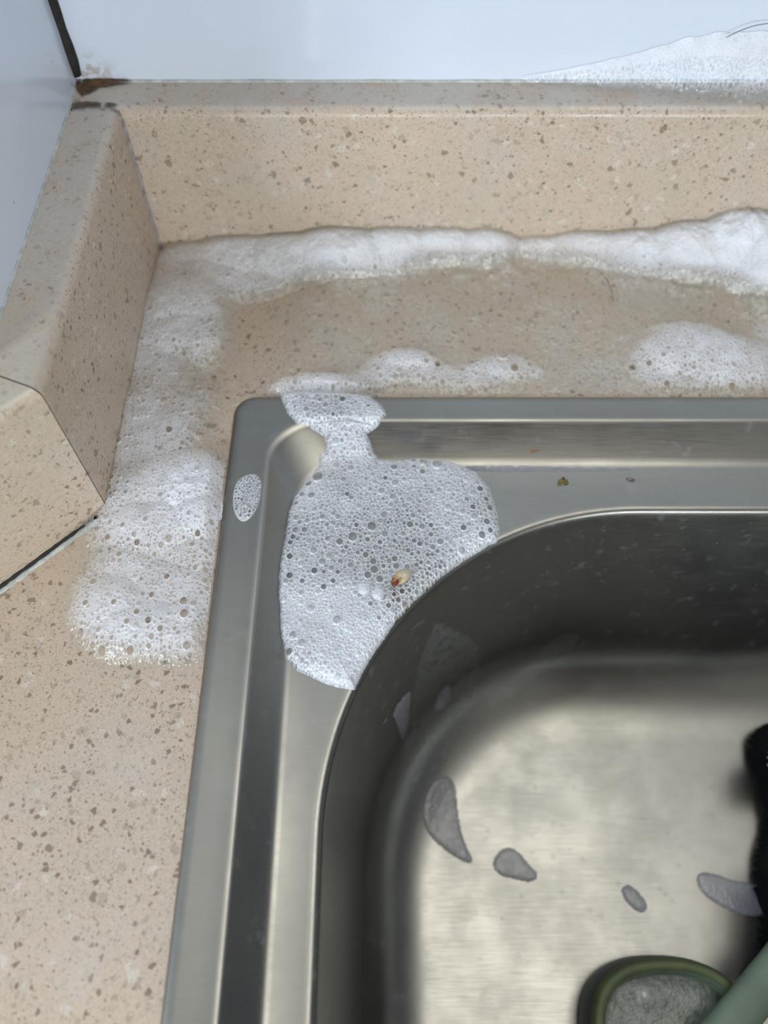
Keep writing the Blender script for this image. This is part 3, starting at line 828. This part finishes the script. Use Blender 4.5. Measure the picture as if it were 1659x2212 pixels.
for i in range(40):
    bead(rnd.uniform(960, 1600), rnd.uniform(1690, 2150), rnd.uniform(1.8, 5.0), 'drops on the bowl floor', 'small water drop on the bright floor of the bowl')
for (u, v, r, s) in [(1632,1943,6,''),]:
    pass
for (u, v, r, lab) in [(305 * .397 + 1000, 795 * .397 + 820, 6, 'larger water drop on the rim ledge right of the corner foam'), (1100, 1172, 4, 'small water drop at the bowl lip right of the corner foam'), (900 * .422 + 300, 1552 * .422 + 1400, 7, 'round water drop on the left bowl lip near the bottom'),
                       (490, 1370, 6, 'pale dried drop on the left rim below the oval foam patch'), (512, 1183, 3.5, 'tiny pale drop just under the oval foam patch')]:
    bead(u, v, r, None, lab)

# ------------------------------------------------------------------ bits of dirt and food
M_HUSK = None
def mat_husk():
    t = NT('seed_husk')
    x, y, z = t.sep(t.obj)
    cc = t.mix(t.mr(x, -0.0042, -0.0010), (0.20, 0.035, 0.008), (0.45, 0.36, 0.22))
    cc = t.mix(t.mr(x, -0.001, 0.0025), cc, (0.42, 0.42, 0.36))
    cc = t.mix(t.mr(t.noise(700, 3), 0.45, 0.7, 0, 0.5), cc, (0.60, 0.34, 0.10))
    return t.done(t.bsdf(Base_Color=cc, Roughness=0.25, Subsurface_Weight=0.1))
bm = bmesh.new()
bmesh.ops.create_uvsphere(bm, u_segments=32, v_segments=20, radius=1)
for v in bm.verts:
    x = v.co.x
    w = (1 - 0.55 * max(x, 0) ** 1.3) * (1 - 0.15 * max(-x, 0))
    v.co = Vector((x * 0.0050, v.co.y * w * 0.0027, v.co.z * w * 0.0015 + 0.0005 * math.sin(x * 3) - (0.0006 if abs(v.co.y) < 0.35 and v.co.z > 0 and x < -0.1 else 0)))
husk = from_bm('seed_husk', bm, mat_husk())
husk.location = W(868, 1246, -0.0008) + Vector((0, 0, 0.0003))
husk.rotation_euler = (0.1, 0.05, math.radians(38))
tag(husk, 'pale pointed seed husk with a reddish brown end stuck in the corner foam', 'seed husk')
o = lump('brown_bit', (0, 0, 0), 0.0013, 0.0008, 0.0006, mat_plain('husk_brown', (0.22, 0.04, 0.01), 0.4, 0.5, 700), 9, 2, 0.6, husk)
o.location = (-0.0040, -0.0009, 0.0008); tag(o, 'dark red broken end of the husk')

o = lump('food_crumb', W(1218, 1040, -0.0062), 0.0019, 0.0012, 0.0007, mat_plain('olive_crumb', (0.17, 0.14, 0.035), 0.8, 0.6, 900), 5, 3, 0.9, rot=0.5)
tag(o, 'olive brown food crumb on the ledge of the back rim', 'crumb')
o = lump('food_crumb', W(1360, 1036, -0.0065), 0.0014, 0.0007, 0.0003, mat_plain('grey_crumb', (0.25, 0.20, 0.17), 0.8, 0.6, 900), 6, 2, 0.9)
tag(o, 'faint greyish crumb smear right of the olive crumb on the rim ledge', 'crumb')
def surf(u, v):
    h = SINK.ray_cast(Vector((0, 0, HC)), RAY(u, v)); return h[0]
o = lump('stain_flake', surf(1151, 972), 0.0017, 0.0011, 0.0002, mat_plain('orange_stain', (0.30, 0.18, 0.07), 0.7, 0.5, 500), 7, 2, 0.6)
tag(o, 'orange brown flake stuck on the sloping step of the back rim', 'stain')

def hair(pts, r, mat, label, z=None):
    cu = bpy.data.curves.new('hair_strand', 'CURVE'); cu.dimensions = '3D'
    sp = cu.splines.new('NURBS'); sp.points.add(len(pts) - 1)
    for p, q in zip(sp.points, pts): p.co = (*q, 1)
    sp.use_endpoint_u = True; sp.order_u = 4; cu.bevel_depth = r; cu.bevel_resolution = 2; cu.resolution_u = 8
    o = bpy.data.objects.new('hair_strand', cu); COL.objects.link(o); cu.materials.append(mat)
    dg = bpy.context.evaluated_depsgraph_get()
    me = bpy.data.meshes.new_from_object(o.evaluated_get(dg))
    bpy.data.objects.remove(o)
    o = link('hair_strand', me)
    return tag(o, label, 'hair')
M_HAIR = mat_plain('brown_hair', (0.16, 0.085, 0.04), 0.4, 0.2)
M_HAIR2 = mat_plain('dark_hair', (0.03, 0.025, 0.025), 0.35, 0.2)
hair([W(u, v, 0.0022) for u, v in [(1175, 568), (1210, 567), (1250, 568), (1290, 580), (1315, 605), (1322, 630), (1325, 652)]], 0.00016, M_HAIR, 'curled brown hair lying on the wet worktop below the back upstand')
def wp(u, v, y):
    r = RAY(u, v); t = y / r.y; return Vector((r.x * t, y, HC + r.z * t))
hair([wp(u, v, YB - 0.003) for u, v in [(1568, 81), (1590, 70), (1615, 59), (1640, 53), (1670, 49), (1720, 52)]], 0.00014, M_HAIR2, 'dark hair stuck to the tiled wall above the suds, upper right')

# ------------------------------------------------------------------ things lying in the bowl
FZ = -DEPTH
# oval green dish
M_DISH = None
def mat_scum():
    t = NT('scummy_water')
    cc = t.mix(t.mr(t.noise(180, 5, rough=0.7), 0.35, 0.65), (0.07, 0.09, 0.065), (0.17, 0.185, 0.155))
    cc = t.mix(t.mr(t.noise(450, 3, rough=0.7), 0.60, 0.75, 0, 0.8), cc, (0.05, 0.065, 0.04))
    return t.done(t.bsdf(Base_Color=cc, Roughness=0.3, Normal=t.bump(t.noise(500, 3), 0.0006, 0.6)))
HD = 0.024
c0 = W(1437, 2075, FZ + HD); cr_ = W(1612, 2150, FZ + HD)
w_l, w_r = W(1285, 2190, FZ + HD), W(1622, 2190, FZ + HD)
cxd = (w_l.x + w_r.x) / 2; rxd = (w_r.x - w_l.x) / 2 * 1.03
topd = W(1440, 2073, FZ + HD).y; ryd = 0.030
cyd = topd - ryd
def oval(bm, rx, ry, z, n=72, p=2.5, dx=0):
    vs = []
    for i in range(n):
        a = 2 * math.pi * i / n
        c_, s_ = math.cos(a), math.sin(a)
        vs.append(bm.verts.new((dx + rx * math.copysign(abs(c_) ** (2 / p), c_), ry * math.copysign(abs(s_) ** (2 / p), s_), z)))
    return vs
dish = bpy.data.objects.new('oval_dish', None); COL.objects.link(dish)
dish.location = (cxd, cyd, FZ + 0.0003)
tag(dish, 'small oval green plastic dish holding grey scummy water on the bowl floor', 'dish')
bm = bmesh.new()
prev = None
for (e, z) in [(-0.004, 0), (0.0, 0.0004), (0.002, 0.0018), (0.0024, 0.006), (0.0018, 0.014), (0.0009, 0.021), (0, 0.0235), (-0.0006, 0.0245), (-0.0018, 0.0248), (-0.0034, 0.0246), (-0.0042, 0.0240), (-0.0048, 0.0215), (-0.0055, 0.0190), (-0.0080, 0.0150), (-0.012, 0.010), (-0.016, 0.008)]:
    r_ = oval(bm, rxd + e, ryd + e, z)
    if prev:
        for i in range(72): bm.faces.new((prev[i], prev[(i + 1) % 72], r_[(i + 1) % 72], r_[i]))
    else: bm.faces.new(r_[::-1])
    prev = r_
bm.faces.new(prev)
body = from_bm('dish_body', bm, mat_plain('green_dish_rim', (0.085, 0.11, 0.04), 0.55, 0.35, 90), dish)
body.data.materials.append(mat_plain('green_dish_side_shaded', (0.040, 0.042, 0.040), 0.5, 0.3, 90))  # shade on the outer side put into its dark grey colour
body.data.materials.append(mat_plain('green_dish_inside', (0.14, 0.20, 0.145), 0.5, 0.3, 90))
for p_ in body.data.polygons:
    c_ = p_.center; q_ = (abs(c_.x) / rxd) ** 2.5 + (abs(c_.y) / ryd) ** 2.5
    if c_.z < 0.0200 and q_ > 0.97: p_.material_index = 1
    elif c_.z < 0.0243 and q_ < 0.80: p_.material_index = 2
bm = bmesh.new()
prev = None
for k, (e, z) in enumerate([(-0.0056, 0.0185), (-0.0066, 0.0190), (-0.013, 0.0191), (-0.020, 0.0193)]):
    r_ = oval(bm, rxd + e, ryd + e, z)
    if prev:
        for i in range(72): bm.faces.new((prev[i], prev[(i + 1) % 72], r_[(i + 1) % 72], r_[i]))
    prev = r_
bm.faces.new(prev)
sc_ = from_bm('dish_water', bm, mat_scum(), dish); tag(sc_, 'grey green scummy water')
p = W(1391, 2149, FZ + 0.0195) - dish.location
b_ = bubble(sc_, p, 0.0052, 0.6)

# pale green plastic handle crossing the dish
M_HANDLE = mat_plain('pale_green_plastic', (0.12, 0.17, 0.12), 0.5, 0.25, 60)
a_ = W(1548, 2250, FZ + 0.032); b2_ = W(1720, 2040, FZ + 0.032)
dv = (b2_ - a_); Ln = dv.length
bm = bmesh.new()
sec = []
for i in range(24):
    a = 2 * math.pi * i / 24
    c_, s_ = math.cos(a), math.sin(a)
    sec.append((0.0088 * math.copysign(abs(c_) ** 0.8, c_), 0.0045 * math.copysign(abs(s_) ** 0.7, s_)))
prev = None
for k, f in enumerate([-0.05, -0.04, 0, 0.25, 0.5, 0.75, 1.0, 1.2, 1.22]):
    sc1 = 0.7 if k in (0, 8) else 1.0 - 0.06 * math.sin(f * 3)
    ring = [bm.verts.new((f * Ln, sx * sc1, sz * sc1)) for sx, sz in sec]
    if prev:
        for i in range(24): bm.faces.new((prev[i], prev[(i + 1) % 24], ring[(i + 1) % 24], ring[i]))
    else: bm.faces.new(ring[::-1])
    prev = ring
bm.faces.new(prev)
hd = from_bm('plastic_handle', bm, M_HANDLE)
hd.location = a_; hd.rotation_euler = (0, 0, math.atan2(dv.y, dv.x))
tag(hd, 'pale green plastic handle lying diagonally across the dish, lower right corner', 'handle')

# black cloth heaped at the right edge of the bowl floor
def cloth(name, pl, z0, hmax, mat, label, seed, cat='cloth', fold=0.004):
    pts = [tuple(W(u, v, z0)[:2]) for u, v in pl]
    st = 0.0012
    xs = np.arange(min(p[0] for p in pts), max(p[0] for p in pts), st); ys = np.arange(min(p[1] for p in pts), max(p[1] for p in pts), st)
    X, Y = np.meshgrid(xs, ys)
    sd = poly_sdf(X, Y, smooth_poly(pts, 2))
    n1 = vnoise(X, Y, 0.018, seed); n2 = vnoise(X, Y, 0.006, seed + 1)
    base = base_grid(xs, ys, SINK, 4)
    Z = np.maximum(z0, np.where(base < -0.05, base + 0.0006, z0)) + np.sqrt(1 - np.exp(-np.clip(sd, 0, 1) / 0.006)) * (hmax * (0.6 + 0.6 * n1) + fold * (n2 - 0.5))
    # thickness: keep the sheet outline closed to the floor
    o = grid_mesh(name, np.stack([X, Y, Z], -1), sd > 0, np.ones(X.shape), mat)
    return tag(o, label, cat)
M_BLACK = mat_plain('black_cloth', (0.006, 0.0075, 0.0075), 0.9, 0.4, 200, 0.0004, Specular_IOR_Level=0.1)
M_BLUE = mat_plain('pale_blue_cloth', (0.30, 0.38, 0.38), 0.85, 0.3, 300, 0.0006)
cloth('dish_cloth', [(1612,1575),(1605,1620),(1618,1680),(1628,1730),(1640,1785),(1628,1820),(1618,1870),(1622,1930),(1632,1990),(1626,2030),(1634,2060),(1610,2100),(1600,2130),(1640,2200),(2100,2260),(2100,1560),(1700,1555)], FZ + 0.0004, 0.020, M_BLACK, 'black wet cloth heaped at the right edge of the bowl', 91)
cloth('cleaning_rag', [(1652,1630),(1648,1665),(1655,1690),(1668,1705),(1760,1720),(1760,1600),(1690,1596),(1664,1608)], FZ + 0.030, 0.016, M_BLUE, 'pale blue green rag tip at the right edge, upper one of the two', 95)
cloth('cleaning_rag', [(1660,1880),(1656,1905),(1661,1930),(1658,1965),(1660,1990),(1655,2015),(1664,2030),(1760,2040),(1760,1860)], FZ + 0.030, 0.016, M_BLUE, 'pale blue green rag edge at the right edge, lower one of the two', 97)
